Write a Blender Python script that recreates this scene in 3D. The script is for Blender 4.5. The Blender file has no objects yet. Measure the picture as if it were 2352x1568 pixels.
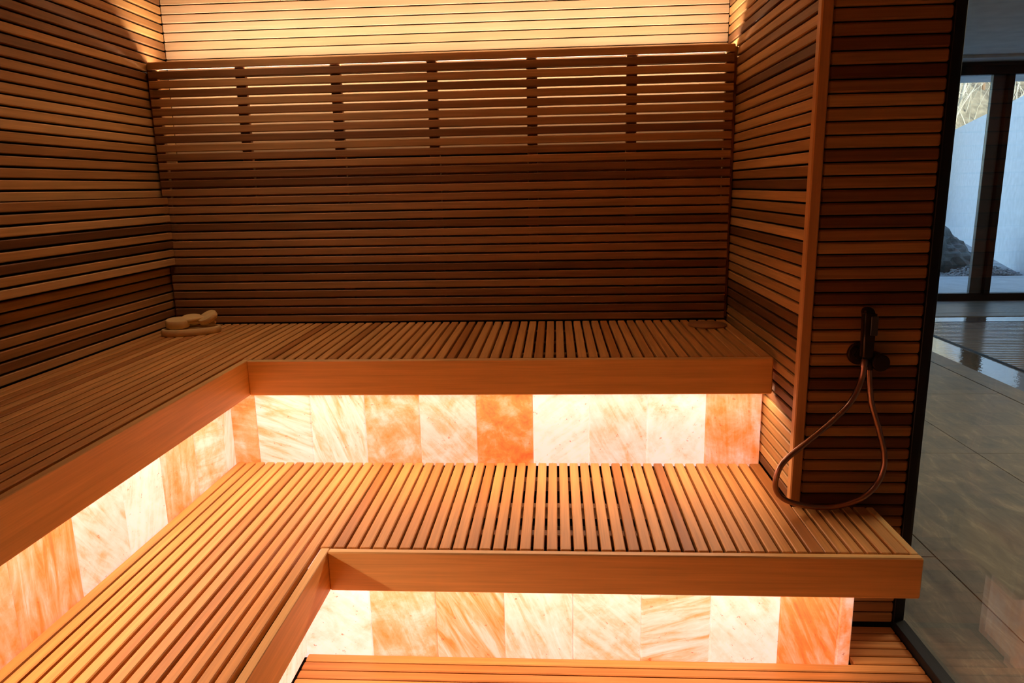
import bpy, bmesh, math, random
from mathutils import Vector, Matrix

random.seed(7)
scene = bpy.context.scene
COL = scene.collection

# ------------------------------------------------------------------ camera
FPX = 1649.5
cam_d = bpy.data.cameras.new('camera')
cam_d.sensor_width = 36.0
cam_d.lens = FPX / 2352.0 * 36.0
cam_d.clip_start = 0.05
cam_d.clip_end = 300
cam = bpy.data.objects.new('camera', cam_d)
COL.objects.link(cam)
RIGHT = Vector((0.9980836, 0.0585292, -0.0200877))
FWD = Vector((-0.0614469, 0.9757754, -0.2099682))
UP = Vector((0.0073118, 0.2108002, 0.9775018))
m = Matrix((RIGHT, UP, -FWD)).transposed().to_4x4()
m.translation = Vector((1.84234, -3.31547, 1.51620))
cam.matrix_world = m
scene.camera = cam

# ------------------------------------------------------------------ world, sun, lamps, exposure
SKY_STRENGTH = 0.62
world = bpy.data.worlds.new('world')
scene.world = world
world.use_nodes = True
wn = world.node_tree
wn.nodes.clear()
w_out = wn.nodes.new('ShaderNodeOutputWorld')
w_bg = wn.nodes.new('ShaderNodeBackground')
w_sky = wn.nodes.new('ShaderNodeTexSky')
w_sky.sky_type = 'NISHITA'
w_sky.sun_disc = False
w_sky.sun_elevation = math.radians(38)
w_sky.sun_rotation = math.radians(120)
w_bg.inputs['Strength'].default_value = SKY_STRENGTH
wn.links.new(w_sky.outputs[0], w_bg.inputs['Color'])
wn.links.new(w_bg.outputs[0], w_out.inputs['Surface'])

def add_light(name, kind, loc, direction, energy, color, sx=None, sy=None, spread=None, xaxis=None):
    d = bpy.data.lights.new(name, kind)
    d.energy = energy
    d.color = color
    if kind == 'AREA':
        d.shape = 'RECTANGLE'
        d.size = sx
        d.size_y = sy
        if spread:
            d.spread = math.radians(spread)
    o = bpy.data.objects.new(name, d)
    COL.objects.link(o)
    z = -Vector(direction).normalized()
    if xaxis is not None:
        x = Vector(xaxis)
        y = z.cross(x).normalized()
        x = y.cross(z).normalized()
        mm = Matrix((x, y, z)).transposed().to_4x4()
    else:
        mm = z.to_track_quat('Z', 'Y').to_matrix().to_4x4()
    mm.translation = Vector(loc)
    o.matrix_world = mm
    return o

sun = add_light('sun', 'SUN', (20, -10, 30), (-0.42, 0.62, -0.66), 6.0, (1.0, 0.88, 0.70))
sun.data.angle = math.radians(0.6)
LED = (1.0, 0.68, 0.46)
COVE = (1.0, 0.79, 0.59)
# LED strips in the cove behind the top of the slatted screen
add_light('cove_strip_up', 'AREA', (1.315, 0.066, 2.042), (0, -0.50, 0.86), 31.0, COVE, 2.60, 0.02, xaxis=(1, 0, 0))
add_light('cove_strip_down', 'AREA', (1.315, 0.085, 2.035), (0, 0.8, -0.6), 4.0, COVE, 2.56, 0.02, xaxis=(1, 0, 0))
# warm fill light added below the ceiling to brighten the upper bench tops
add_light('bench_fill', 'AREA', (0.55, -0.62, 2.545), (0.18, 0, -1), 3.3, (1.0, 0.82, 0.62), 0.10, 1.2, spread=125, xaxis=(1, 0, 0))
# LED strips behind the bench noses, washing the salt tiles and the step below
add_light('upper_strip_back', 'AREA', (1.65, -0.706, 0.776), (0, -0.48, -0.88), 8.6, LED, 1.90, 0.016, xaxis=(1, 0, 0))
add_light('upper_strip_left', 'AREA', (0.622, -2.42, 0.776), (0.48, 0, -0.88), 14.8, LED, 0.016, 3.3, xaxis=(1, 0, 0))
add_light('lower_strip_back', 'AREA', (1.93, -1.300, 0.330), (0, -0.48, -0.88), 8.6, LED, 1.60, 0.016, xaxis=(1, 0, 0))
add_light('lower_strip_left', 'AREA', (1.080, -2.75, 0.330), (0.48, 0, -0.88), 12.5, LED, 0.016, 2.7, xaxis=(1, 0, 0))
# lamps of the hall beyond the glass
add_light('hall_lamp', 'AREA', (5.0, 0.2, 2.90), (0, 0, -1), 66.0, (1.0, 0.80, 0.56), 1.2, 0.25)
add_light('hall_lamp_far', 'AREA', (8.5, 1.0, 2.90), (0, 0, -1), 50.0, (1.0, 0.80, 0.56), 1.2, 0.25)

scene.view_settings.view_transform = 'Standard'
scene.view_settings.look = 'None'
scene.view_settings.gamma = 1.0
scene.view_settings.use_curve_mapping = False
scene.view_settings.exposure = 0.0
scene.cycles.max_bounces = 8
scene.cycles.diffuse_bounces = 4
scene.cycles.use_light_tree = False
scene.cycles.glossy_bounces = 3
scene.cycles.transparent_max_bounces = 8
scene.cycles.caustics_reflective = False
scene.cycles.caustics_refractive = False
scene.cycles.use_adaptive_sampling = True
scene.cycles.adaptive_threshold = 0.03
scene.cycles.sample_clamp_indirect = 6.0

# ------------------------------------------------------------------ helpers
def tag(o, label=None, cat=None, group=None, kind=None):
    if label: o['label'] = label
    if cat: o['category'] = cat
    if group: o['group'] = group
    if kind: o['kind'] = kind
    return o

def empty(name, loc=(0, 0, 0)):
    o = bpy.data.objects.new(name, None)
    o.empty_display_size = 0.05
    COL.objects.link(o)
    o.location = loc
    return o

def link(name, me, mat, parent=None, loc=(0, 0, 0), rot=None):
    if mat is not None and len(me.materials) == 0:
        me.materials.append(mat)
    o = bpy.data.objects.new(name, me)
    COL.objects.link(o)
    if parent is not None:
        o.parent = parent
        o.location = Vector(loc) - Vector(wloc(parent))
    else:
        o.location = loc
    if rot is not None:
        o.rotation_euler = rot
    return o

def wloc(p):
    v = Vector((0, 0, 0))
    while p is not None:
        v += Vector(p.location)
        p = p.parent
    return v

def mesh_of(name, bm):
    me = bpy.data.meshes.new(name)
    bm.normal_update()
    bm.to_mesh(me)
    bm.free()
    return me

def bm_box(bm, c, s, rotm=None):
    g = bmesh.ops.create_cube(bm, size=1.0)
    M = Matrix.Translation(Vector(c)) @ (rotm.to_4x4() if rotm else Matrix.Identity(4)) @ Matrix.Diagonal((s[0], s[1], s[2], 1))
    bmesh.ops.transform(bm, matrix=M, verts=g['verts'])
    return g['verts']

_bars = {}
def bar_mesh(L, w, t, ch, mat, key=''):
    """chamfered bar, long axis local x, centred; octagonal section w (y) by t (z)"""
    k = (round(L, 4), round(w, 4), round(t, 4), round(ch, 4), mat.name, key)
    if k in _bars:
        return _bars[k]
    a, b = w / 2, t / 2
    sec = [(-a + ch, -b), (a - ch, -b), (a, -b + ch), (a, b - ch), (a - ch, b), (-a + ch, b), (-a, b - ch), (-a, -b + ch)]
    vs = []
    e = min(ch, L / 8)
    for x, sc_ in ((-L / 2, 1), (-L / 2 + e, 0), (L / 2 - e, 0), (L / 2, 1)):
        for (y, z) in sec:
            if sc_:
                y = y * (a - ch * 0.8) / a
                z = z * (b - ch * 0.8) / b
            vs.append((x, y, z))
    fs = []
    for r in range(3):
        for i in range(8):
            j = (i + 1) % 8
            fs.append((r * 8 + i, r * 8 + j, (r + 1) * 8 + j, (r + 1) * 8 + i))
    fs.append(tuple(range(7, -1, -1)))
    fs.append(tuple(range(24, 32)))
    me = bpy.data.meshes.new('bar')
    me.from_pydata(vs, [], fs)
    me.validate()
    bm = bmesh.new(); bm.from_mesh(me)
    bmesh.ops.recalc_face_normals(bm, faces=bm.faces)
    bm.to_mesh(me); bm.free()
    me.materials.append(mat)
    _bars[k] = me
    return me

PI = math.pi
def bar(name, x0, x1, y0, y1, z0, z1, mat, parent=None, ch=0.003, long=None):
    """axis-aligned chamfered bar between two corners; its grain runs along the longest side"""
    d = (x1 - x0, y1 - y0, z1 - z0)
    c = ((x0 + x1) / 2, (y0 + y1) / 2, (z0 + z1) / 2)
    ax = long if long is not None else d.index(max(d))
    ch = min(ch, min(d) * 0.3)
    if ax == 0:
        me = bar_mesh(d[0], d[1], d[2], ch, mat); rot = (0, 0, 0)
    elif ax == 1:
        me = bar_mesh(d[1], d[0], d[2], ch, mat); rot = (0, 0, PI / 2)
    else:
        me = bar_mesh(d[2], d[1], d[0], ch, mat); rot = (0, PI / 2, 0)
    return link(name, me, mat, parent, c, rot)

def box(name, x0, x1, y0, y1, z0, z1, mat, parent=None):
    bm = bmesh.new()
    bm_box(bm, (0, 0, 0), (x1 - x0, y1 - y0, z1 - z0))
    return link(name, mesh_of(name, bm), mat, parent, ((x0 + x1) / 2, (y0 + y1) / 2, (z0 + z1) / 2))

def lathe(name, prof, mat, parent, loc, rot=None, seg=32):
    """profile of (radius, height) pairs turned about local z"""
    bm = bmesh.new()
    rings = []
    for r, z in prof:
        if r < 1e-6:
            rings.append([bm.verts.new((0, 0, z))])
        else:
            rings.append([bm.verts.new((r * math.cos(2 * PI * i / seg), r * math.sin(2 * PI * i / seg), z)) for i in range(seg)])
    for a, b in zip(rings[:-1], rings[1:]):
        for i in range(seg):
            j = (i + 1) % seg
            if len(a) == 1 and len(b) == 1: continue
            if len(a) == 1: bm.faces.new((a[0], b[i], b[j]))
            elif len(b) == 1: bm.faces.new((a[i], a[j], b[0]))
            else: bm.faces.new((a[i], a[j], b[j], b[i]))
    bmesh.ops.recalc_face_normals(bm, faces=bm.faces)
    me = mesh_of(name, bm)
    smooth(me)
    return link(name, me, mat, parent, loc, rot)

def smooth(me, ang=40):
    for p in me.polygons: p.use_smooth = True
    try:
        me.set_sharp_from_angle(angle=math.radians(ang))
    except Exception:
        pass

def tube_mesh(name, pts, rad, seg=12, closed_ends=True):
    pts = [Vector(p) for p in pts]
    bm = bmesh.new()
    rings = []
    t0 = (pts[1] - pts[0]).normalized()
    n = t0.orthogonal().normalized()
    for i, p in enumerate(pts):
        t = (pts[min(i + 1, len(pts) - 1)] - pts[max(i - 1, 0)]).normalized()
        n = (n - t * n.dot(t)).normalized()
        b = t.cross(n)
        r = rad[i] if isinstance(rad, (list, tuple)) else rad
        rings.append([bm.verts.new(p + (n * math.cos(2 * PI * k / seg) + b * math.sin(2 * PI * k / seg)) * r) for k in range(seg)])
    for a, c in zip(rings[:-1], rings[1:]):
        for k in range(seg):
            bm.faces.new((a[k], a[(k + 1) % seg], c[(k + 1) % seg], c[k]))
    if closed_ends:
        bm.faces.new(rings[0][::-1]); bm.faces.new(rings[-1])
    bmesh.ops.recalc_face_normals(bm, faces=bm.faces)
    me = mesh_of(name, bm)
    smooth(me)
    return me

def spline(P, n=14):
    P = [Vector(p) for p in P]
    out = []
    for i in range(len(P) - 1):
        a = P[max(i - 1, 0)]; b = P[i]; c = P[i + 1]; d = P[min(i + 2, len(P) - 1)]
        for k in range(n):
            t = k / n
            out.append(0.5 * ((2 * b) + (c - a) * t + (2 * a - 5 * b + 4 * c - d) * t * t + (-a + 3 * b - 3 * c + d) * t ** 3))
    out.append(P[-1])
    return out

# ------------------------------------------------------------------ materials
def new_mat(name):
    mt = bpy.data.materials.new(name)
    mt.use_nodes = True
    nt = mt.node_tree
    return mt, nt, nt.nodes['Principled BSDF']

def N(nt, typ, **kw):
    n = nt.nodes.new(typ)
    for k, v in kw.items():
        if hasattr(n, k): setattr(n, k, v)
        else: n.inputs[k].default_value = v
    return n

def ramp(nt, stops, interp='LINEAR'):
    r = nt.nodes.new('ShaderNodeValToRGB')
    r.color_ramp.interpolation = interp
    el = r.color_ramp.elements
    while len(el) > 1: el.remove(el[-1])
    el[0].position = stops[0][0]; el[0].color = (*stops[0][1], 1)
    for p, c in stops[1:]:
        e = el.new(p); e.color = (*c, 1)
    return r

def math_n(nt, op, a=None, b=None):
    n = nt.nodes.new('ShaderNodeMath'); n.operation = op
    if a is not None:
        if isinstance(a, (int, float)): n.inputs[0].default_value = a
        else: nt.links.new(a, n.inputs[0])
    if b is not None:
        if isinstance(b, (int, float)): n.inputs[1].default_value = b
        else: nt.links.new(b, n.inputs[1])
    return n.outputs[0]

def wood(name, stops, rough=0.55, grain=0.30, knots=True, spec=0.25):
    mt, nt, bs = new_mat(name)
    L = nt.links.new
    tc = N(nt, 'ShaderNodeTexCoord')
    oi = N(nt, 'ShaderNodeObjectInfo')
    off = nt.nodes.new('ShaderNodeVectorMath'); off.operation = 'MULTIPLY_ADD'
    cmb = N(nt, 'ShaderNodeCombineXYZ')
    L(math_n(nt, 'MULTIPLY', oi.outputs['Random'], 31.0), cmb.inputs[0])
    L(math_n(nt, 'MULTIPLY', oi.outputs['Random'], 17.0), cmb.inputs[1])
    L(math_n(nt, 'MULTIPLY', oi.outputs['Random'], 7.0), cmb.inputs[2])
    add = nt.nodes.new('ShaderNodeVectorMath'); add.operation = 'ADD'
    L(tc.outputs['Object'], add.inputs[0]); L(cmb.outputs[0], add.inputs[1])
    mp = N(nt, 'ShaderNodeMapping'); mp.inputs['Scale'].default_value = (1.1, 26, 26)
    L(add.outputs[0], mp.inputs['Vector'])
    n1 = N(nt, 'ShaderNodeTexNoise'); n1.inputs['Scale'].default_value = 2.2; n1.inputs['Detail'].default_value = 5; n1.inputs['Distortion'].default_value = 0.35
    L(mp.outputs[0], n1.inputs['Vector'])
    mp2 = N(nt, 'ShaderNodeMapping'); mp2.inputs['Scale'].default_value = (3, 170, 170)
    L(add.outputs[0], mp2.inputs['Vector'])
    n2 = N(nt, 'ShaderNodeTexNoise'); n2.inputs['Scale'].default_value = 1.5; n2.inputs['Detail'].default_value = 2
    L(mp2.outputs[0], n2.inputs['Vector'])
    r = ramp(nt, stops)
    L(oi.outputs['Random'], r.inputs['Fac'])
    g = math_n(nt, 'ADD', math_n(nt, 'MULTIPLY', n1.outputs['Fac'], 0.7), math_n(nt, 'MULTIPLY', n2.outputs['Fac'], 0.3))
    gr = N(nt, 'ShaderNodeMapRange'); gr.inputs['From Min'].default_value = 0.3; gr.inputs['From Max'].default_value = 0.7
    gr.inputs['To Min'].default_value = 1 - grain; gr.inputs['To Max'].default_value = 1 + grain * 0.55
    L(g, gr.inputs['Value'])
    mul = nt.nodes.new('ShaderNodeVectorMath'); mul.operation = 'SCALE'
    L(r.outputs['Color'], mul.inputs[0]); L(gr.outputs[0], mul.inputs['Scale'])
    L(mul.outputs[0], bs.inputs['Base Color'])
    bs.inputs['Roughness'].default_value = rough
    bs.inputs['Specular IOR Level'].default_value = spec
    bp = N(nt, 'ShaderNodeBump'); bp.inputs['Strength'].default_value = 0.12; bp.inputs['Distance'].default_value = 0.002
    L(g, bp.inputs['Height']); L(bp.outputs[0], bs.inputs['Normal'])
    return mt

M_wall = wood('cedar_cladding', [(0.0, (.12, .048, .017)), (.18, (.19, .080, .027)), (.35, (.31, .146, .047)), (.6, (.39, .200, .067)), (.85, (.49, .268, .096)), (1, (.56, .328, .128))])
M_screen = wood('cedar_screen', [(0.0, (.19, .080, .029)), (.25, (.31, .143, .050)), (.6, (.41, .203, .075)), (1, (.49, .262, .100))])
M_bench = wood('cedar_bench', [(0.0, (.38, .145, .036)), (.10, (.47, .196, .051)), (.22, (.58, .268, .076)), (1, (.68, .335, .105))], rough=0.5)
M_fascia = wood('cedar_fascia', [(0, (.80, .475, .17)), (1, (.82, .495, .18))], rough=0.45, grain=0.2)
M_trim = wood('cedar_trim', [(0, (.56, .28, .10)), (1, (.58, .30, .11))], rough=0.45, grain=0.2)
M_cove = wood('pale_cedar_cladding', [(0.0, (.56, .36, .19)), (.5, (.62, .42, .24)), (1, (.68, .47, .28))], grain=0.16)
M_floor = wood('cedar_duckboard', [(0.0, (.40, .155, .042)), (.5, (.50, .205, .058)), (1, (.58, .255, .078))], rough=0.45)
M_pale = wood('pale_limewood', [(0, (.70, .46, .18)), (1, (.74, .49, .20))], rough=0.6, grain=0.15)
M_lid = wood('dark_lid_wood', [(0, (.36, .15, .055)), (1, (.38, .16, .06))], grain=0.3)

def plain(name, col, rough=0.6, metal=0.0, spec=0.5):
    mt, nt, bs = new_mat(name)
    tc = N(nt, 'ShaderNodeTexCoord')
    no = N(nt, 'ShaderNodeTexNoise'); no.inputs['Scale'].default_value = 6; no.inputs['Detail'].default_value = 4
    nt.links.new(tc.outputs['Object'], no.inputs['Vector'])
    r = ramp(nt, [(0.3, tuple(c * 0.9 for c in col)), (0.7, tuple(min(1, c * 1.08) for c in col))])
    nt.links.new(no.outputs['Fac'], r.inputs['Fac'])
    nt.links.new(r.outputs['Color'], bs.inputs['Base Color'])
    bs.inputs['Roughness'].default_value = rough
    bs.inputs['Metallic'].default_value = metal
    bs.inputs['Specular IOR Level'].default_value = spec
    return mt

M_core = plain('dark_membrane', (.010, .006, .004), 0.9, spec=0.1)
M_under = plain('brown_underboard', (.10, .05, .02), 0.8)
M_darkwall = plain('dark_front_wall', (.26, .13, .05), 0.8)
M_black = plain('black_powder_coat', (.006, .006, .007), 0.45, spec=0.3)
M_grey_metal = plain('anthracite_metal', (.045, .047, .052), 0.4)
M_dark_metal = plain('blackened_bronze', (.045, .028, .020), 0.32, metal=0.7)
M_copper = plain('brushed_bronze', (.36, .20, .145), 0.28, metal=1.0)
M_ceiling = plain('grey_plaster_ceiling', (.70, .69, .65), 0.9)
M_hallwall = plain('grey_plaster_wall', (.22, .21, .20), 0.9)
M_render = plain('white_render', (.74, .76, .78), 0.9)
M_soffit = plain('soffit_board', (.62, .66, .67), 0.8)
M_paving = plain('pale_paving', (.62, .64, .65), 0.7)
M_saunaceil = wood('ceiling_cedar', [(0, (.66, .46, .27)), (1, (.68, .48, .29))], grain=0.2)

def salt_mat():
    mt, nt, bs = new_mat('backlit_salt')
    L = nt.links.new
    tc = N(nt, 'ShaderNodeTexCoord'); oi = N(nt, 'ShaderNodeObjectInfo')
    sep = N(nt, 'ShaderNodeSeparateColor'); L(oi.outputs['Color'], sep.inputs[0])
    amount, angle, bright = sep.outputs[0], sep.outputs[1], sep.outputs[2]
    cmb = N(nt, 'ShaderNodeCombineXYZ')
    for i, k in enumerate((53.0, 29.0, 11.0)):
        L(math_n(nt, 'MULTIPLY', oi.outputs['Random'], k), cmb.inputs[i])
    rot = N(nt, 'ShaderNodeVectorRotate'); rot.rotation_type = 'Z_AXIS'
    L(tc.outputs['Object'], rot.inputs['Vector'])
    L(math_n(nt, 'MULTIPLY', angle, PI), rot.inputs['Angle'])
    # streaks, stretched along the rotated x axis
    mp = N(nt, 'ShaderNodeMapping'); mp.inputs['Scale'].default_value = (5.0, 34, 8)
    L(rot.outputs[0], mp.inputs['Vector'])
    ad = nt.nodes.new('ShaderNodeVectorMath'); ad.operation = 'ADD'
    L(mp.outputs[0], ad.inputs[0]); L(cmb.outputs[0], ad.inputs[1])
    st = N(nt, 'ShaderNodeTexNoise'); st.inputs['Scale'].default_value = 1.0; st.inputs['Detail'].default_value = 7; st.inputs['Roughness'].default_value = 0.62; st.inputs['Distortion'].default_value = 0.7
    L(ad.outputs[0], st.inputs['Vector'])
    # clouds
    ad2 = nt.nodes.new('ShaderNodeVectorMath'); ad2.operation = 'ADD'
    L(tc.outputs['Object'], ad2.inputs[0]); L(cmb.outputs[0], ad2.inputs[1])
    cl = N(nt, 'ShaderNodeTexNoise'); cl.inputs['Scale'].default_value = 11; cl.inputs['Detail'].default_value = 6; cl.inputs['Roughness'].default_value = 0.68; cl.inputs['Distortion'].default_value = 0.3
    L(ad2.outputs[0], cl.inputs['Vector'])
    wgt = oi.outputs['Alpha']
    mix = math_n(nt, 'ADD', math_n(nt, 'MULTIPLY', st.outputs['Fac'], wgt), math_n(nt, 'MULTIPLY', cl.outputs['Fac'], math_n(nt, 'SUBTRACT', 1.0, wgt)))
    # stretch the contrast of the veining
    mix = math_n(nt, 'ADD', math_n(nt, 'MULTIPLY', math_n(nt, 'SUBTRACT', mix, 0.5), 1.1), 0.5)
    f = math_n(nt, 'ADD', mix, math_n(nt, 'SUBTRACT', amount, 0.5))
    r = ramp(nt, [(0.26, (.97, .71, .63)), (0.42, (1.0, .59, .46)), (0.54, (1.0, .40, .20)), (0.68, (1.0, .24, .04)), (0.86, (.80, .10, .012))])
    L(f, r.inputs['Fac'])
    # small rusty specks
    sp = N(nt, 'ShaderNodeTexNoise'); sp.inputs['Scale'].default_value = 55; sp.inputs['Detail'].default_value = 3; sp.inputs['Roughness'].default_value = 0.7
    L(ad2.outputs[0], sp.inputs['Vector'])
    spf = N(nt, 'ShaderNodeMapRange'); spf.inputs['From Min'].default_value = 0.66; spf.inputs['From Max'].default_value = 0.74
    L(math_n(nt, 'ADD', sp.outputs['Fac'], math_n(nt, 'MULTIPLY', math_n(nt, 'SUBTRACT', st.outputs['Fac'], 0.5), 0.35)), spf.inputs['Value'])
    mc = N(nt, 'ShaderNodeMix'); mc.data_type = 'RGBA'
    L(math_n(nt, 'MULTIPLY', spf.outputs[0], 0.75), mc.inputs['Factor'])
    L(r.outputs['Color'], mc.inputs['A']); mc.inputs['B'].default_value = (.55, .10, .015, 1)
    bc = N(nt, 'ShaderNodeMix'); bc.data_type = 'RGBA'; bc.inputs['Factor'].default_value = 0.10
    L(mc.outputs['Result'], bc.inputs['A']); bc.inputs['B'].default_value = (.95, .85, .85, 1)
    # light sinks into the translucent salt, so little of it comes straight back
    dk = nt.nodes.new('ShaderNodeVectorMath'); dk.operation = 'SCALE'; dk.inputs['Scale'].default_value = 0.62
    L(bc.outputs['Result'], dk.inputs[0]); L(dk.outputs[0], bs.inputs['Base Color'])
    L(mc.outputs['Result'], bs.inputs['Emission Color'])
    L(math_n(nt, 'MULTIPLY', bright, 1.02), bs.inputs['Emission Strength'])
    bs.inputs['Roughness'].default_value = 0.5
    bs.inputs['Specular IOR Level'].default_value = 0.3
    return mt
M_salt = salt_mat()
M_salt.cycles.emission_sampling = 'FRONT'

def glass_mat(name, tint=(1, 1, 1), ior=1.5, boost=1.0):
    mt = bpy.data.materials.new(name); mt.use_nodes = True
    nt = mt.node_tree; nt.nodes.clear()
    out = N(nt, 'ShaderNodeOutputMaterial')
    tr = N(nt, 'ShaderNodeBsdfTransparent'); tr.inputs['Color'].default_value = (*tint, 1)
    gl = N(nt, 'ShaderNodeBsdfGlossy'); gl.inputs['Roughness'].default_value = 0.0
    fr = N(nt, 'ShaderNodeFresnel'); fr.inputs['IOR'].default_value = ior
    mx = N(nt, 'ShaderNodeMixShader')
    geo = N(nt, 'ShaderNodeNewGeometry')
    # the pane is a thin sheet: both of its faces reflect like an air-to-glass surface
    io = N(nt, 'ShaderNodeMapRange'); io.inputs['To Min'].default_value = ior; io.inputs['To Max'].default_value = 1 / ior
    nt.links.new(geo.outputs['Backfacing'], io.inputs['Value']); nt.links.new(io.outputs[0], fr.inputs['IOR'])
    nt.links.new(math_n(nt, 'MULTIPLY', fr.outputs[0], boost), mx.inputs[0])
    nt.links.new(tr.outputs[0], mx.inputs[1]); nt.links.new(gl.outputs[0], mx.inputs[2])
    nt.links.new(mx.outputs[0], out.inputs['Surface'])
    return mt
M_glass = glass_mat('clear_glass', (.96, .98, .97))
M_winglass = glass_mat('window_glass', (.90, .96, .98))

def stone_mat():
    mt, nt, bs = new_mat('slate_porcelain')
    L = nt.links.new
    tc = N(nt, 'ShaderNodeTexCoord'); oi = N(nt, 'ShaderNodeObjectInfo')
    geo = N(nt, 'ShaderNodeNewGeometry')
    mp = N(nt, 'ShaderNodeMapping'); mp.inputs['Scale'].default_value = (2.2, 7.5, 1); mp.inputs['Rotation'].default_value = (0, 0, 0.25)
    cmb = N(nt, 'ShaderNodeCombineXYZ'); L(math_n(nt, 'MULTIPLY', oi.outputs['Random'], 40.0), cmb.inputs[0])
    ad = nt.nodes.new('ShaderNodeVectorMath'); ad.operation = 'ADD'
    L(tc.outputs['Object'], ad.inputs[0]); L(cmb.outputs[0], ad.inputs[1]); L(ad.outputs[0], mp.inputs['Vector'])
    n1 = N(nt, 'ShaderNodeTexNoise'); n1.inputs['Scale'].default_value = 1.8; n1.inputs['Detail'].default_value = 12; n1.inputs['Roughness'].default_value = 0.74; n1.inputs['Distortion'].default_value = 0.7
    L(mp.outputs[0], n1.inputs['Vector'])
    r = ramp(nt, [(.32, (.10, .092, .076)), (.46, (.16, .145, .115)), (.56, (.21, .185, .14)), (.64, (.33, .28, .20)), (.72, (.22, .19, .145))])
    L(n1.outputs['Fac'], r.inputs['Fac'])
    L(r.outputs['Color'], bs.inputs['Base Color'])
    rr = N(nt, 'ShaderNodeMapRange'); rr.inputs['To Min'].default_value = 0.28; rr.inputs['To Max'].default_value = 0.5
    L(n1.outputs['Fac'], rr.inputs['Value']); L(rr.outputs[0], bs.inputs['Roughness'])
    bp = N(nt, 'ShaderNodeBump'); bp.inputs['Strength'].default_value = 0.25; bp.inputs['Distance'].default_value = 0.004
    L(n1.outputs['Fac'], bp.inputs['Height']); L(bp.outputs[0], bs.inputs['Normal'])
    return mt
M_stone = stone_mat()

def water_mat():
    mt, nt, bs = new_mat('water_film')
    L = nt.links.new
    tc = N(nt, 'ShaderNodeTexCoord')
    n1 = N(nt, 'ShaderNodeTexNoise'); n1.inputs['Scale'].default_value = 26; n1.inputs['Detail'].default_value = 3
    L(tc.outputs['Object'], n1.inputs['Vector'])
    bs.inputs['Base Color'].default_value = (.20, .185, .16, 1)
    bs.inputs['Roughness'].default_value = 0.04
    bs.inputs['IOR'].default_value = 1.6
    bs.inputs['Coat Weight'].default_value = 1.0
    bs.inputs['Coat Roughness'].default_value = 0.02
    bp = N(nt, 'ShaderNodeBump'); bp.inputs['Strength'].default_value = 0.18; bp.inputs['Distance'].default_value = 0.006
    L(n1.outputs['Fac'], bp.inputs['Height']); L(bp.outputs[0], bs.inputs['Normal']); L(bp.outputs[0], bs.inputs['Coat Normal'])
    return mt
M_water = water_mat()
M_cover = plain('grey_cover_profile', (.22, .23, .25), 0.14, spec=0.8)

def rock_mat(name, a, b, scale=3.0):
    mt, nt, bs = new_mat(name)
    tc = N(nt, 'ShaderNodeTexCoord')
    n1 = N(nt, 'ShaderNodeTexNoise'); n1.inputs['Scale'].default_value = scale; n1.inputs['Detail'].default_value = 10; n1.inputs['Roughness'].default_value = 0.7
    nt.links.new(tc.outputs['Object'], n1.inputs['Vector'])
    r = ramp(nt, [(.35, a), (.65, b)]); nt.links.new(n1.outputs['Fac'], r.inputs['Fac'])
    nt.links.new(r.outputs['Color'], bs.inputs['Base Color'])
    bs.inputs['Roughness'].default_value = 0.85
    bp = N(nt, 'ShaderNodeBump'); bp.inputs['Strength'].default_value = 0.8; bp.inputs['Distance'].default_value = 0.03
    nt.links.new(n1.outputs['Fac'], bp.inputs['Height']); nt.links.new(bp.outputs[0], bs.inputs['Normal'])
    return mt
M_rock = rock_mat('grey_rock', (.09, .095, .09), (.26, .27, .26), 4)
M_gravel = rock_mat('grey_gravel', (.22, .23, .24), (.5, .51, .52), 3)
M_hill = rock_mat('dry_hillside', (.10, .08, .05), (.36, .30, .20), 2.5)
M_bark = rock_mat('pale_bark', (.55, .46, .33), (.85, .76, .60), 2)
M_bark2 = rock_mat('reddish_bark', (.35, .19, .10), (.55, .34, .20), 2)

# ------------------------------------------------------------------ key dimensions
W = 2.630            # width of the bench bay
ZU, ZL = 0.90, 0.45  # bench tops
P = 0.040            # cladding pitch
YP = -1.012          # face of the shower wall
XG = 3.022           # glass partition
ZC = 2.56            # sauna ceiling
YF = -4.20           # wall behind the photographer
YC = 0.205           # wall at the back of the cove

# ------------------------------------------------------------------ sauna shell
def struct(o):
    o['kind'] = 'structure'
    return o

wl = struct(box('wall_left', -0.10, -0.020, YF, YC + 0.1, -0.05, ZC, M_core))
z = 0.90 + 0.0012
k = 0
while z + 0.034 < ZC:
    bar('slat', -0.018, 0.0, YF + 0.02, YC, z, z + 0.0325, M_wall, wl)
    z += P
wb = struct(box('wall_back', -0.02, W + 0.02, YC + 0.022, YC + 0.10, -0.05, ZC, M_core))
z = 1.70
while z + 0.034 < ZC:
    bar('slat', 0.0, W, YC, YC + 0.018, z + 0.003, z + 0.0385, M_cove, wb, ch=0.002)
    z += P
# closed panelling behind the lower part of the screen
pn = struct(box('wall_back_panel', 0.0, W, 0.052, YC + 0.02, 0.0, 1.655, M_core))
z = 0.912
while z + 0.034 < 1.655:
    bar('slat', 0.002, W - 0.002, 0.046, 0.056, z + 0.018, z + 0.0525, M_wall, pn, ch=0.002)
    z += P
wr = struct(box('wall_right', W + 0.020, XG - 0.01, YP + 0.022, YC + 0.1, -0.05, ZC, M_core))
z = 0.4512 - 11 * P
while z + 0.034 < ZC:
    if z > ZL - 0.03:
        bar('slat', W, W + 0.018, YP + 0.030, YC, z, z + 0.0330, M_wall, wr)
    z += P
z = 0.012
while z + 0.034 < ZC:
    bar('slat', W + 0.030, XG - 0.022, YP, YP + 0.020, z, z + 0.0355, M_wall, wr, ch=0.005)
    z += P
bar('corner_post', W - 0.008, W + 0.027, YP - 0.006, YP + 0.030, ZL + 0.002, ZC, M_trim, wr, ch=0.004)
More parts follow.
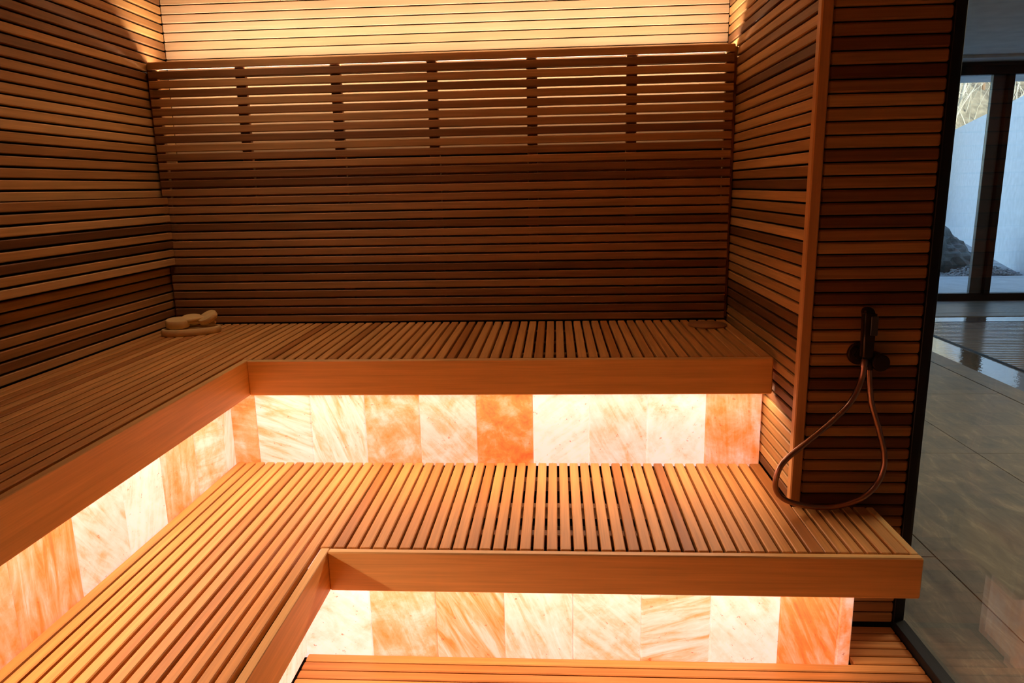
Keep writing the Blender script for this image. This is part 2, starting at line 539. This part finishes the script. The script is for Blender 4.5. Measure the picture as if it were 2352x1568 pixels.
struct(box('wall_front', -0.1, XG + 0.05, YF - 0.08, YF, -0.05, ZC, M_darkwall))
struct(box('ceiling', -0.1, XG + 0.03, YF - 0.08, YC + 0.1, ZC, ZC + 0.10, M_saunaceil))

fl = struct(box('floor', 0.0, XG, YF, 0.2, -0.10, -0.045, M_core))
y = YP - 0.004
i = 0
while y > YF + 0.05:
    x0 = 2.79 if y > -1.205 else 1.006
    bar('slat', x0, XG - 0.028, y - 0.0355, y, -0.022, 0.0, M_floor, fl)
    y -= 0.0415

# ------------------------------------------------------------------ slatted screen at the back
sc_ = empty('slatted_screen', (W / 2, 0, ZU))
tag(sc_, 'wide horizontal slatted cedar screen along the back wall, glowing through its upper gaps', 'screen')
for i in range(30):
    z1 = 2.0974 - i * P
    bar('slat', 0.012, W - 0.012, 0.0, 0.020, z1 - 0.0322, z1, M_screen, sc_)
for xc in (0.022, 0.430, 0.865, 1.300, 1.743, 2.181, W - 0.022):
    bar('batten', xc - 0.0235, xc + 0.0235, 0.0205, 0.044, 0.91, 2.090, M_screen, sc_)

bar('strip_light_block', 0.012, W - 0.012, 0.0495, 0.0535, 2.028, 2.0500, M_grey_metal, sc_, ch=0.0005)  # unseen bar added to stop the cove strip shining forward through the gaps

# ------------------------------------------------------------------ backrest on the left wall
br = empty('slatted_wall_rest', (0.03, -2, 1.18))
tag(br, 'low slatted cedar backrest hung on the left wall above the upper bench', 'backrest')
for i in range(8):
    z1 = 1.500 - i * P
    bar('slat', 0.020, 0.042, YF + 0.1, -0.004, z1 - 0.0315, z1, M_wall, br)
box('gap_shade_board', 0.002, 0.014, YF + 0.1, -0.006, 1.186, 1.498, M_core, br)  # near-black sheet added to put shade into the gaps between the slats
for yc in (-0.35, -1.1, -1.85, -2.6, -3.35):
    bar('batten', 0.0142, 0.0198, yc - 0.02, yc + 0.02, 1.19, 1.495, M_core, br)  # coloured near black too, so they sink into the shaded gaps

# ------------------------------------------------------------------ benches
BP, BW = 0.0410, 0.0345
def bench(name, label, zt, xl, xr, yback, yfront, xleft0, h, thick, right_end=None, notch=None):
    """L-shaped bench: slats run front to back; the left arm runs on towards the viewer"""
    root = empty(name, (xl, yfront, zt))
    tag(root, label, 'bench')
    x1 = xl - thick - 0.006
    n = round((x1 - xleft0) / BP)
    p = (x1 - xleft0) / n
    for i in range(n):
        bar('slat', xleft0 + i * p, xleft0 + i * p + p - 0.0090, YF + 0.05, yback, zt - 0.024, zt, M_bench, root, ch=0.0026)
    # the short slats; where the bench passes in front of the shower wall they are shorter still
    xe = xr - (thick if right_end else 0.0)
    runs = [(x1, notch[0], yback), (notch[0], xe, notch[1])] if notch else [(x1, xe, yback)]
    for (xa, xb, yb_) in runs:
        n = round((xb - xa) / BP)
        p = (xb - xa) / n
        for i in range(n):
            bar('slat', xa + i * p, xa + i * p + p - (0.0090 if i < n - 1 else 0.001), yfront + thick + 0.006, yb_, zt - 0.024, zt, M_bench, root, ch=0.0026)
    # nosing boards
    bar('fascia', xl, xr, yfront, yfront + thick, zt - h, zt, M_fascia, root, ch=0.004)
    bar('fascia', xl - thick, xl, YF + 0.05, yfront + thick, zt - h, zt, M_fascia, root, ch=0.002)
    if right_end:
        bar('fascia', xr - thick, xr, yfront + thick, right_end, zt - h, zt, M_fascia, root, ch=0.004)
    # bearers under the slats
    d = yback - yfront
    for fy in (0.10, 0.42, 0.70):
        yy = yback - 0.03 - d * fy
        xe2 = xr - 0.04 if not (notch and yy > notch[1] - 0.05) else notch[0] - 0.01
        bar('bearer', xl - 0.02, xe2, yy - 0.02, yy + 0.02, zt - 0.066, zt - 0.0245, M_wall, root)
    # dark board closing the bench from below
    box('underboard', xl - 0.03, xr - 0.05, yfront + thick + 0.002, (notch[1] if notch else yback) - 0.02, zt - 0.078, zt - 0.068, M_under, root)
    box('underboard', xleft0 + 0.002, xl - 0.032, YF + 0.06, yfront + 0.02, zt - 0.078, zt - 0.068, M_under, root)
    yy = yfront - 0.25
    while yy > YF + 0.2:
        bar('bearer', xleft0 + 0.03, xl - thick - 0.01, yy - 0.02, yy + 0.02, zt - 0.066, zt - 0.0245, M_wall, root)
        yy -= 0.6
    return root

bu = bench('upper_bench', 'L-shaped upper sauna bench of narrow cedar slats below the slatted screen', ZU, 0.684, W - 0.010, -0.002, -0.765, 0.010, 0.135, 0.024)
bl = bench('lower_bench', 'L-shaped lower sauna bench of narrow cedar slats in front of the upper one', ZL, 1.147, 2.893, -0.642, -1.366, 0.552, 0.129, 0.026,
           right_end=YP - 0.012, notch=(W - 0.003, YP - 0.012))

# ------------------------------------------------------------------ salt tile walls
def salt_wall(name, label, loc):
    r = empty(name, loc)
    tag(r, label, 'salt wall')
    return r

def salt_tile(parent, along, a0, a1, plane, z0, z1, tint, depth=0.045):
    """along 'x': tile faces -y, spans a0..a1 in x;  along 'y': faces +x"""
    w, h = abs(a1 - a0) - 0.0015, z1 - z0
    bm = bmesh.new()
    bm_box(bm, (0, 0, 0), (w, h, depth))
    bmesh.ops.bevel(bm, geom=bm.edges[:], offset=0.004, segments=1, affect='EDGES')
    me = mesh_of('salt_tile', bm)
    zc = (z0 + z1) / 2
    if along == 'x':
        o = link('salt_tile', me, M_salt, parent, ((a0 + a1) / 2, plane + depth / 2, zc), (PI / 2, 0, 0))
    else:
        o = link('salt_tile', me, M_salt, parent, (plane - depth / 2, (a0 + a1) / 2, zc), (PI / 2, 0, PI / 2))
    o.color = (tint[0], tint[1], tint[2], tint[3] if len(tint) > 3 else 0.5)
    return o

S1 = salt_wall('salt_wall', 'long backlit pink salt tile band between upper and lower bench at the back', (1.6, -0.62, ZL))
xs = [0.520, 0.643, 0.866, 1.085, 1.303, 1.527, 1.749, 1.969, 2.192, 2.414, W - 0.006]
tints = [(.62, .02, .62, .35), (.42, .11, .76, .85), (.42, .38, .82, .8), (.54, .34, .70, .2), (.46, .26, .72, .45), (.67, .40, .64, .1), (.30, .8, .84, .4), (.40, .34, .78, .45), (.34, .70, .84, .2), (.58, .47, .66, .4)]
for i in range(10):
    salt_tile(S1, 'x', xs[i], xs[i + 1], -0.640, 0.455 - 0.02, 0.818, tints[i])
S2 = salt_wall('salt_wall', 'backlit salt tile band under the left arm of the upper bench', (0.53, -2, ZL))
ys = [-0.6405, -0.722, -0.945, -1.167, -1.380, -1.606, -1.838, -2.06, -2.28, -2.50, -2.72, -2.94, -3.16]
t2 = [(.42, .58, .72, .8), (.50, .06, .70, .4), (.56, .52, .66, .4), (.34, .60, .84, .4), (.42, .28, .76, .6), (.62, .50, .68, .7), (.60, .45, .66, .3), (.45, .3, .7), (.4, .2, .7), (.5, .3, .7), (.4, .6, .7), (.5, .3, .7)]
for i in range(12):
    salt_tile(S2, 'y', ys[i], ys[i + 1], 0.545, 0.455 - 0.02, 0.818, t2[i])
S3 = salt_wall('salt_wall', 'lowest backlit salt tile band under the lower bench, standing on the slatted floor', (1.9, -1.2, 0))
x3 = [0.975, 1.225, 1.443, 1.667, 1.890, 2.109, 2.329, 2.546, 2.729, 2.773]
t3 = [(.32, .20, .84, .3), (.54, .38, .68, .35), (.55, .34, .68, .9), (.42, .38, .76, .6), (.42, .24, .76, .4), (.46, .92, .74, .8), (.34, .28, .82, .4), (.66, .36, .64, .7), (.56, .5, .58, .1)]
for i in range(9):
    salt_tile(S3, 'x', x3[i], x3[i + 1], -1.222, -0.018, 0.368, t3[i])
salt_tile(S3, 'y', -1.175, YP - 0.022, 2.7725, 0.002, 0.312, (.50, .5, .62))
S4 = salt_wall('salt_wall', 'sliver of backlit salt tiles below the left arm of the lower bench', (1.0, -2, 0))
for i in range(8):
    salt_tile(S4, 'y', -1.224 - .22 * i, -1.224 - .22 * (i + 1), 1.002, 0.002, 0.368, (.40, .6 - .05 * i, .70))

# ------------------------------------------------------------------ glass partition
gp = empty('glass_partition', (XG, YP, 0))
tag(gp, 'frameless glass partition in a slim black frame beside the shower wall', 'partition')
bar('post', XG - 0.022, XG + 0.012, YP - 0.006, YP + 0.030, 0.0, ZC, M_black, gp, ch=0.002)
bar('bottom_rail', XG - 0.026, XG + 0.016, YF, YP - 0.006, -0.03, 0.028, M_black, gp, ch=0.002)
bar('top_rail', XG - 0.026, XG + 0.016, YF, YP - 0.006, ZC - 0.03, ZC, M_black, gp, ch=0.002)
box('pane', XG + 0.001, XG + 0.011, YF, YP - 0.008, 0.028, ZC - 0.03, M_glass, gp)

# ------------------------------------------------------------------ hand shower
hs = empty('hand_shower', (2.85, YP, 0.95))
tag(hs, 'dark bronze hand shower with a looping hose on the slatted side wall', 'shower')
RX = (PI / 2, 0, 0)   # local z -> -y
lathe('wall_plate', [(0, 0), (.036, 0), (.036, .008), (.033, .012), (.020, .013), (.018, .030), (0, .031)], M_dark_metal, hs, (2.808, YP, 0.974), RX)
lathe('mixer_knob', [(0, 0), (.027, 0), (.027, .022), (.0255, .024), (.0255, .027), (.027, .029), (.027, .052), (.024, .056), (0, .056)], M_dark_metal, hs, (2.860, YP, 0.953), RX)
bm = bmesh.new()
bm_box(bm, (0, 0, 0), (.105, .030, .034))
bmesh.ops.bevel(bm, geom=bm.edges[:], offset=0.005, segments=2, affect='EDGES')
link('holder', mesh_of('holder', bm), M_dark_metal, hs, (2.834, YP - .022, 0.964), (0, 0.42, 0))
bm = bmesh.new()
vs = bm_box(bm, (0, 0, 0), (.042, .032, .150))
for v in bm.verts:
    if v.co.z < 0: v.co.x *= 0.86; v.co.y *= 0.8
bmesh.ops.bevel(bm, geom=bm.edges[:], offset=0.008, segments=3, affect='EDGES')
me = mesh_of('handset', bm); smooth(me)
hd = link('handset', me, M_dark_metal, hs, (2.808, YP - .060, 1.045), (math.radians(-6), math.radians(2), 0))
bm = bmesh.new()
bm_box(bm, (0, 0, 0), (.022, .004, .060))
bmesh.ops.bevel(bm, geom=bm.edges[:], offset=0.0018, segments=1, affect='EDGES')
link('spray_plate', mesh_of('spray_plate', bm), M_grey_metal, hs, (2.816, YP - .082, 1.078), (math.radians(-6), math.radians(2), 0))
lathe('spray_head', [(0, 0), (.016, .001), (.0175, .006), (.0175, .024), (.015, .030), (0, .031)], M_dark_metal, hs, (2.815, YP - .016, 1.112), RX)
lathe('hose_nut', [(0, 0), (.011, 0), (.0105, .020), (.008, .026), (0, .026)], M_copper, hs, (2.804, YP - .060, 0.944), None, 20)
lathe('hose_nut', [(0, 0), (.011, 0), (.0105, .020), (.008, .026), (0, .026)], M_dark_metal, hs, (2.829, YP - .040, 0.930), None, 20)
hose = spline([(2.804, -1.072, .950), (2.797, -1.074, .897), (2.768, -1.078, .828), (2.708, -1.084, .763), (2.638, -1.092, .702), (2.566, -1.102, .638),
               (2.545, -1.102, .578), (2.555, -1.095, .530), (2.600, -1.078, .492), (2.683, -1.062, .4665), (2.757, -1.062, .4685), (2.822, -1.074, .498),
               (2.871, -1.070, .541), (2.895, -1.066, .600), (2.894, -1.062, .657), (2.873, -1.058, .734), (2.845, -1.054, .820), (2.834, -1.052, .891), (2.829, -1.052, .938)], 12)
link('hose', tube_mesh('hose', hose, 0.0090, 14), M_copper, hs)

# ------------------------------------------------------------------ things on the upper bench
rl = lathe('round_lid', [(0, 0), (.083, 0), (.084, .001), (.084, .0045), (.082, .006), (0, .006)], M_lid, None, (2.513, -0.138, ZU), None, 48)
tag(rl, 'thin round dark wooden lid lying on the upper bench at the right end', 'lid')

def oval_prism(a, b, h, n=36, rim=0.0, tip=0.0):
    bm = bmesh.new()
    def ring(s, z):
        out = []
        for k in range(n):
            t = 2 * PI * k / n
            out.append(bm.verts.new(((a - s) * math.cos(t) * (1 + tip * math.sin(t)), (b - s) * math.sin(t), z)))
        return out
    R = [ring(.004, 0), ring(0, .004), ring(0, h - .005), ring(.004, h)]
    if rim:
        R += [ring(.014, h), ring(.018, h - rim)]
    for p, q in zip(R[:-1], R[1:]):
        for k in range(n):
            bm.faces.new((p[k], p[(k + 1) % n], q[(k + 1) % n], q[k]))
    bm.faces.new(R[0][::-1]); bm.faces.new(R[-1])
    bmesh.ops.recalc_face_normals(bm, faces=bm.faces)
    me = mesh_of('oval', bm); smooth(me, 50)
    return me

TX, TY = 0.205, -0.235
tr = link('wooden_tray', oval_prism(.125, .066, .030, rim=.008), M_pale, None, (TX, TY, ZU), (0, 0, 0.42))
tag(tr, 'flat oval pale wooden tray lying in the left corner of the upper bench', 'tray')
def paddle(label, head, hrot, ha, hb, th, handle_to):
    r = empty('wooden_paddle', head)
    tag(r, label, 'paddle', 'pale wooden paddles piled on the tray')
    link('head', oval_prism(ha, hb, th), M_pale, r, head, hrot)
    if handle_to:
        h0 = Vector(head) + Vector((0, 0, th * .5)); h1 = Vector(handle_to)
        link('handle', tube_mesh('handle', [h0 + (h1 - h0) * t for t in (0, .15, .4, .7, .93, 1)], [.008, .009, .0085, .0095, .0105, .006], 12), M_pale, r)
    return r
paddle('thick oval wooden paddle head lying at the left on the tray', (TX - .055, TY - .010, ZU + .034), (math.radians(10), 0, 0.25), .050, .038, .036, (TX + .075, TY + .03, ZU + .050))
paddle('wooden paddle head lying behind the left one on the tray', (TX - .022, TY + .058, ZU + .040), (math.radians(14), 0, 0.2), .044, .034, .032, (TX + .09, TY + .05, ZU + .042))
paddle('wooden paddle with its round head tipped up at the right of the tray', (TX + .070, TY + .035, ZU + .058), (math.radians(24), math.radians(-26), 0.3), .044, .036, .026, (TX - .02, TY - .015, ZU + .060))

# ------------------------------------------------------------------ hall beyond the glass
ZH = -0.03
HX1, HY1, HZ = 13.0, 6.25, 2.92
hf = struct(box('stone_floor', XG, HX1, -5.0, HY1 + 0.15, -0.25, ZH - 0.012, M_core))
def tile(x0, x1, y0, y1, mat=M_stone, top=ZH, nm='tile'):
    g = 0.0022
    return bar(nm, x0 + g, x1 - g, y0 + g, y1 - g, top - 0.011, top, mat, hf, ch=0.001)
cols = [(3.03, 3.42), (3.42, 4.25), (4.25, 5.078)]
for ci, (a, b) in enumerate(cols):
    yj = [5.27, 4.33, 3.13, 1.93, .73, -0.47, -1.67, -2.87, -4.07] if ci != 1 else [5.27, 3.13, .73, -1.67, -4.07]
    for q, p in zip(yj[:-1], yj[1:]):
        tile(a, b, p, q)
tile(5.084, 5.278, -4.07, 5.27)
x = 3.03
for a, b in ((3.03, 4.6), (4.6, 6.2), (6.2, 7.8), (7.8, 9.4), (9.4, 11.0), (11.0, 12.9)):
    tile(a, b, 5.275, 6.15)
for a, b in ((5.284, 7.6), (7.6, 10.0), (10.0, 12.9)):
    tile(a, b, 5.055, 5.27)
struct(box('overflow_channel', 5.283, 5.632, -4.07, 4.735, ZH - 0.02, ZH - 0.006, M_water))
struct(box('overflow_channel_end', 5.283, 12.9, 4.74, 5.050, ZH - 0.02, ZH - 0.006, M_water))
pc = empty('pool_cover', (5.64, 4.7, ZH))
tag(pc, 'ribbed grey rolling pool cover of narrow floating slats beside the stone floor', 'pool cover')
bar('cover_edge', 5.636, 5.652, -4.0, 4.735, ZH - 0.014, ZH + 0.006, M_black, pc)
bar('cover_edge', 5.652, 12.8, 4.712, 4.735, ZH - 0.014, ZH + 0.002, M_black, pc)
y = 4.70
cnt = 0
while y > -0.5:
    bar('slat', 5.655, 12.75, y - 0.046, y, ZH - 0.022, ZH, M_cover, pc, ch=0.0065)
    y -= 0.068

struct(box('ceiling_hall', XG + 0.02, HX1, -5.0, HY1 + 0.3, HZ, HZ + 0.25, M_ceiling))
struct(box('trim_1', XG + 0.02, HX1, HY1 - 0.35, HY1 - 0.03, HZ - 0.035, HZ - 0.0005, M_ceiling))
struct(box('wall_far_right', HX1, HX1 + 0.1, -5.1, HY1 + 0.3, -0.2, HZ + 0.2, M_hallwall))
struct(box('wall_far_front', XG, HX1, -5.1, -5.0, -0.2, HZ + 0.2, M_hallwall))
struct(box('wall_outer', XG - 0.05, XG + 0.03, YC + 0.12, HY1 + 0.3, -0.2, HZ + 0.2, M_hallwall))
struct(box('wall_bulkhead', XG - 0.03, XG + 0.02, -5.0, YC + 0.12, ZC + 0.002, HZ + 0.2, M_hallwall))

win = empty('window_1', (7.3, HY1, 0)); struct(win)
bar('sill_frame', XG + 0.04, HX1 - 0.02, HY1 - 0.04, HY1 + 0.06, -0.05, 0.055, M_black, win, ch=0.003)
bar('head_frame', XG + 0.04, HX1 - 0.02, HY1 - 0.04, HY1 + 0.06, 2.735, 2.84, M_black, win, ch=0.003)
bar('head_panel', XG + 0.04, HX1 - 0.02, HY1 + 0.0, HY1 + 0.08, 2.841, HZ - 0.001, M_grey_metal, win, ch=0.003)
mx = [3.07, 5.2, 7.29, 9.45, 11.6, 12.93]
for i, xm in enumerate(mx):
    bar('mullion', xm - 0.11, xm + 0.035, HY1 - 0.02, HY1 + 0.04, 0.056, 2.734, M_grey_metal, win, ch=0.003)
    bar('mullion', xm + 0.036, xm + 0.105, HY1 - 0.09, HY1 + 0.05, 0.056, 2.734, M_black, win, ch=0.003)
for a, b in zip(mx[:-1], mx[1:]):
    box('pane', a + 0.106, b - 0.111, HY1 + 0.005, HY1 + 0.013, 0.056, 2.734, M_winglass, win)

# ------------------------------------------------------------------ outside
struct(box('terrace_paving', XG - 3, 20, HY1 + 0.16, 8.76, -0.2, -0.05, M_paving))
struct(box('eave_soffit', XG - 3, 20, HY1 + 0.31, 8.35, 2.90, 3.25, M_soffit))
struct(box('roof', XG - 3, 20, -5.1, HY1 + 0.31, 3.18, 3.35, M_soffit))
gz = struct(box('garden_ground', -10, 40, 8.765, 60, -0.5, -0.10, M_gravel))
# garden wall running away from the window
A = Vector((9.42, 8.6, 0)); B = Vector((13.6, 19.2, 0)); B = A + (B - A) * 1.35
d = (B - A); Lw = d.length; ang = math.atan2(d.y, d.x)
bm = bmesh.new(); bm_box(bm, (Lw / 2, -0.12, 1.42), (Lw, 0.24, 3.05))
o = link('garden_wall', mesh_of('garden_wall', bm), M_render, None, (A.x, A.y, 0), (0, 0, ang)); struct(o)
bm = bmesh.new(); bm_box(bm, (4, -0.12, 1.42), (8, 0.24, 3.05))
dl = lathe('downlight', [(0, 0), (.06, 0), (.06, .006), (.05, .008), (0, .008)], M_black, None, (7.35, 7.05, 2.891), None, 24)
tag(dl, 'small dark recessed downlight in the roof soffit outside the window', 'downlight')

def rock(loc, size, seed):
    rnd = random.Random(seed)
    bm = bmesh.new()
    bmesh.ops.create_icosphere(bm, subdivisions=4, radius=1.0)
    import mathutils.noise as mn
    for v in bm.verts:
        p = v.co.copy()
        n1 = mn.noise(p * 1.3 + Vector((seed, 0, 0))); n2 = mn.noise(p * 3.1 + Vector((0, seed, 0))); n3 = mn.noise(p * 8 + Vector((0, 0, seed)))
        r = 1 + 0.42 * n1 + 0.2 * abs(n2) + 0.07 * n3
        v.co = Vector((p.x * r * size[0], p.y * r * size[1], p.z * r * size[2]))
    me = mesh_of('boulder', bm)
    return link('boulder', me, M_rock, None, loc)
r1 = rock((8.42, 9.75, 0.14), (.62, .45, .50), 3)
tag(r1, 'large craggy grey boulder outside the window against the white garden wall', 'boulder')
# gravel bank: too many pebbles to count
bm = bmesh.new()
rnd = random.Random(5)
for i in range(1500):
    u = rnd.random()
    px = 7.6 + 2.1 * u
    py = 8.80 + rnd.random() ** 1.5 * 1.1
    bank = max(0, 1 - abs(px - 8.95) / .55) * max(0, 1 - abs(py - 9.15) / .5) * 0.20
    s = rnd.uniform(.018, .042)
    tw = (py - 8.6) / (19.2 - 8.6)
    if px > 9.42 + tw * (13.6 - 9.42) - 0.06 or ((px - 8.42) / .62) ** 2 + ((py - 9.75) / .48) ** 2 < 1:
        continue
    g = bmesh.ops.create_icosphere(bm, subdivisions=1, radius=1.0)
    M_ = Matrix.Translation((px, py, -0.10 + s * .3 + bank + rnd.random() * .03)) @ Matrix.Rotation(rnd.random() * 6, 4, Vector((rnd.random(), rnd.random(), 1)).normalized()) @ Matrix.Diagonal((s, s * rnd.uniform(.6, 1), s * rnd.uniform(.4, .8), 1))
    bmesh.ops.transform(bm, matrix=M_, verts=g['verts'])
gv = link('gravel', mesh_of('gravel', bm), M_gravel)
tag(gv, 'loose grey gravel strip between terrace paving and garden wall', 'gravel', kind='stuff')

# hillside and bare trees
bm = bmesh.new()
import mathutils.noise as mnoise
nx, ny = 40, 30
grid = [[bm.verts.new((5 + 35 * i / nx, 20 + 30 * j / ny, -0.2 + 22 * (j / ny) + 1.2 * mnoise.noise(Vector((i * .35, j * .35, 0))))) for i in range(nx + 1)] for j in range(ny + 1)]
for j in range(ny):
    for i in range(nx):
        bm.faces.new((grid[j][i], grid[j][i + 1], grid[j + 1][i + 1], grid[j + 1][i]))
hl = struct(link('hillside', mesh_of('hillside', bm), M_hill))

def bare_tree(loc, h, seed, mat, label):
    rnd = random.Random(seed)
    root = empty('bare_tree', loc)
    tag(root, label, 'tree', 'bare trees on the hillside')
    def poly(p, d, L, r, n):
        pts = [p]; rad = [r]
        for k in range(n):
            d = (d + Vector((rnd.uniform(-.12, .12), rnd.uniform(-.12, .12), rnd.uniform(0, .05)))).normalized()
            p = p + d * L / n; pts.append(p); rad.append(r * (1 - .75 * (k + 1) / n))
        return pts, rad
    L0 = Vector(loc)
    tp, trd = poly(L0, Vector((rnd.uniform(-.1, .1), 0, 1)), h, h * .013, 8)
    link('trunk', tube_mesh('trunk', tp, trd, 6), mat, root)
    bm = bmesh.new()
    for q in range(26):
        k = rnd.randint(2, 7)
        p0 = tp[k]; a = rnd.uniform(0, 2 * PI)
        pp, rr = poly(p0, Vector((math.cos(a) * .8, math.sin(a) * .8, rnd.uniform(.3, 1.0))).normalized(), h * rnd.uniform(.12, .24), trd[k] * .5, 4)
        tm = tube_mesh('b', pp, rr, 4); bm.from_mesh(tm); bpy.data.meshes.remove(tm)
        for t in range(3):
            kk = rnd.randint(1, 3); a = rnd.uniform(0, 2 * PI)
            p2, r2 = poly(pp[kk], Vector((math.cos(a), math.sin(a), rnd.uniform(0, .9))).normalized(), h * rnd.uniform(.08, .16), rr[kk] * .6, 3)
            tm = tube_mesh('b', p2, r2, 3); bm.from_mesh(tm); bpy.data.meshes.remove(tm)
    link('branches', mesh_of('branches', bm), mat, root)
    return root
for i in range(7):
    y = 25.0 + 2.3 * i
    x = 1.84 + (y + 3.3) * (0.515, 0.548, 0.530, 0.508, 0.556, 0.540, 0.522)[i]
    kind = 1 if i in (1, 3) else 0
    zb = -0.2 + 22 * (y - 20) / 30
    bare_tree((x, y, zb - .3), 4.6 + 0.5 * (i % 3), 40 + i, (M_bark, M_bark2)[kind],
              ('pale leafless tree on the sunny hillside beyond the garden wall', 'reddish leafless tree on the sunny hillside beyond the garden wall')[kind])
# dry brushwood between the trees: nobody could count the twigs
bm = bmesh.new()
rnd = random.Random(11)
for i in range(420):
    y = rnd.uniform(24.4, 38)
    x = 1.84 + (y + 3.3) * rnd.uniform(0.49, 0.64)
    p = Vector((x, y, -0.3 + 22 * (y - 20) / 30))
    dr = Vector((rnd.uniform(-.5, .5), rnd.uniform(-.3, .3), 1)).normalized()
    pts = [p]; rad = [rnd.uniform(.012, .035)]
    for k in range(4):
        dr = (dr + Vector((rnd.uniform(-.3, .3), rnd.uniform(-.2, .2), 0))).normalized()
        p = p + dr * rnd.uniform(.3, .7); pts.append(p); rad.append(rad[0] * (1 - .2 * (k + 1)))
    tm = tube_mesh('b', pts, rad, 4); bm.from_mesh(tm); bpy.data.meshes.remove(tm)
bw = link('brushwood', mesh_of('brushwood', bm), M_bark)
tag(bw, 'dry pale brushwood covering the hillside between the trees', 'brushwood', kind='stuff')
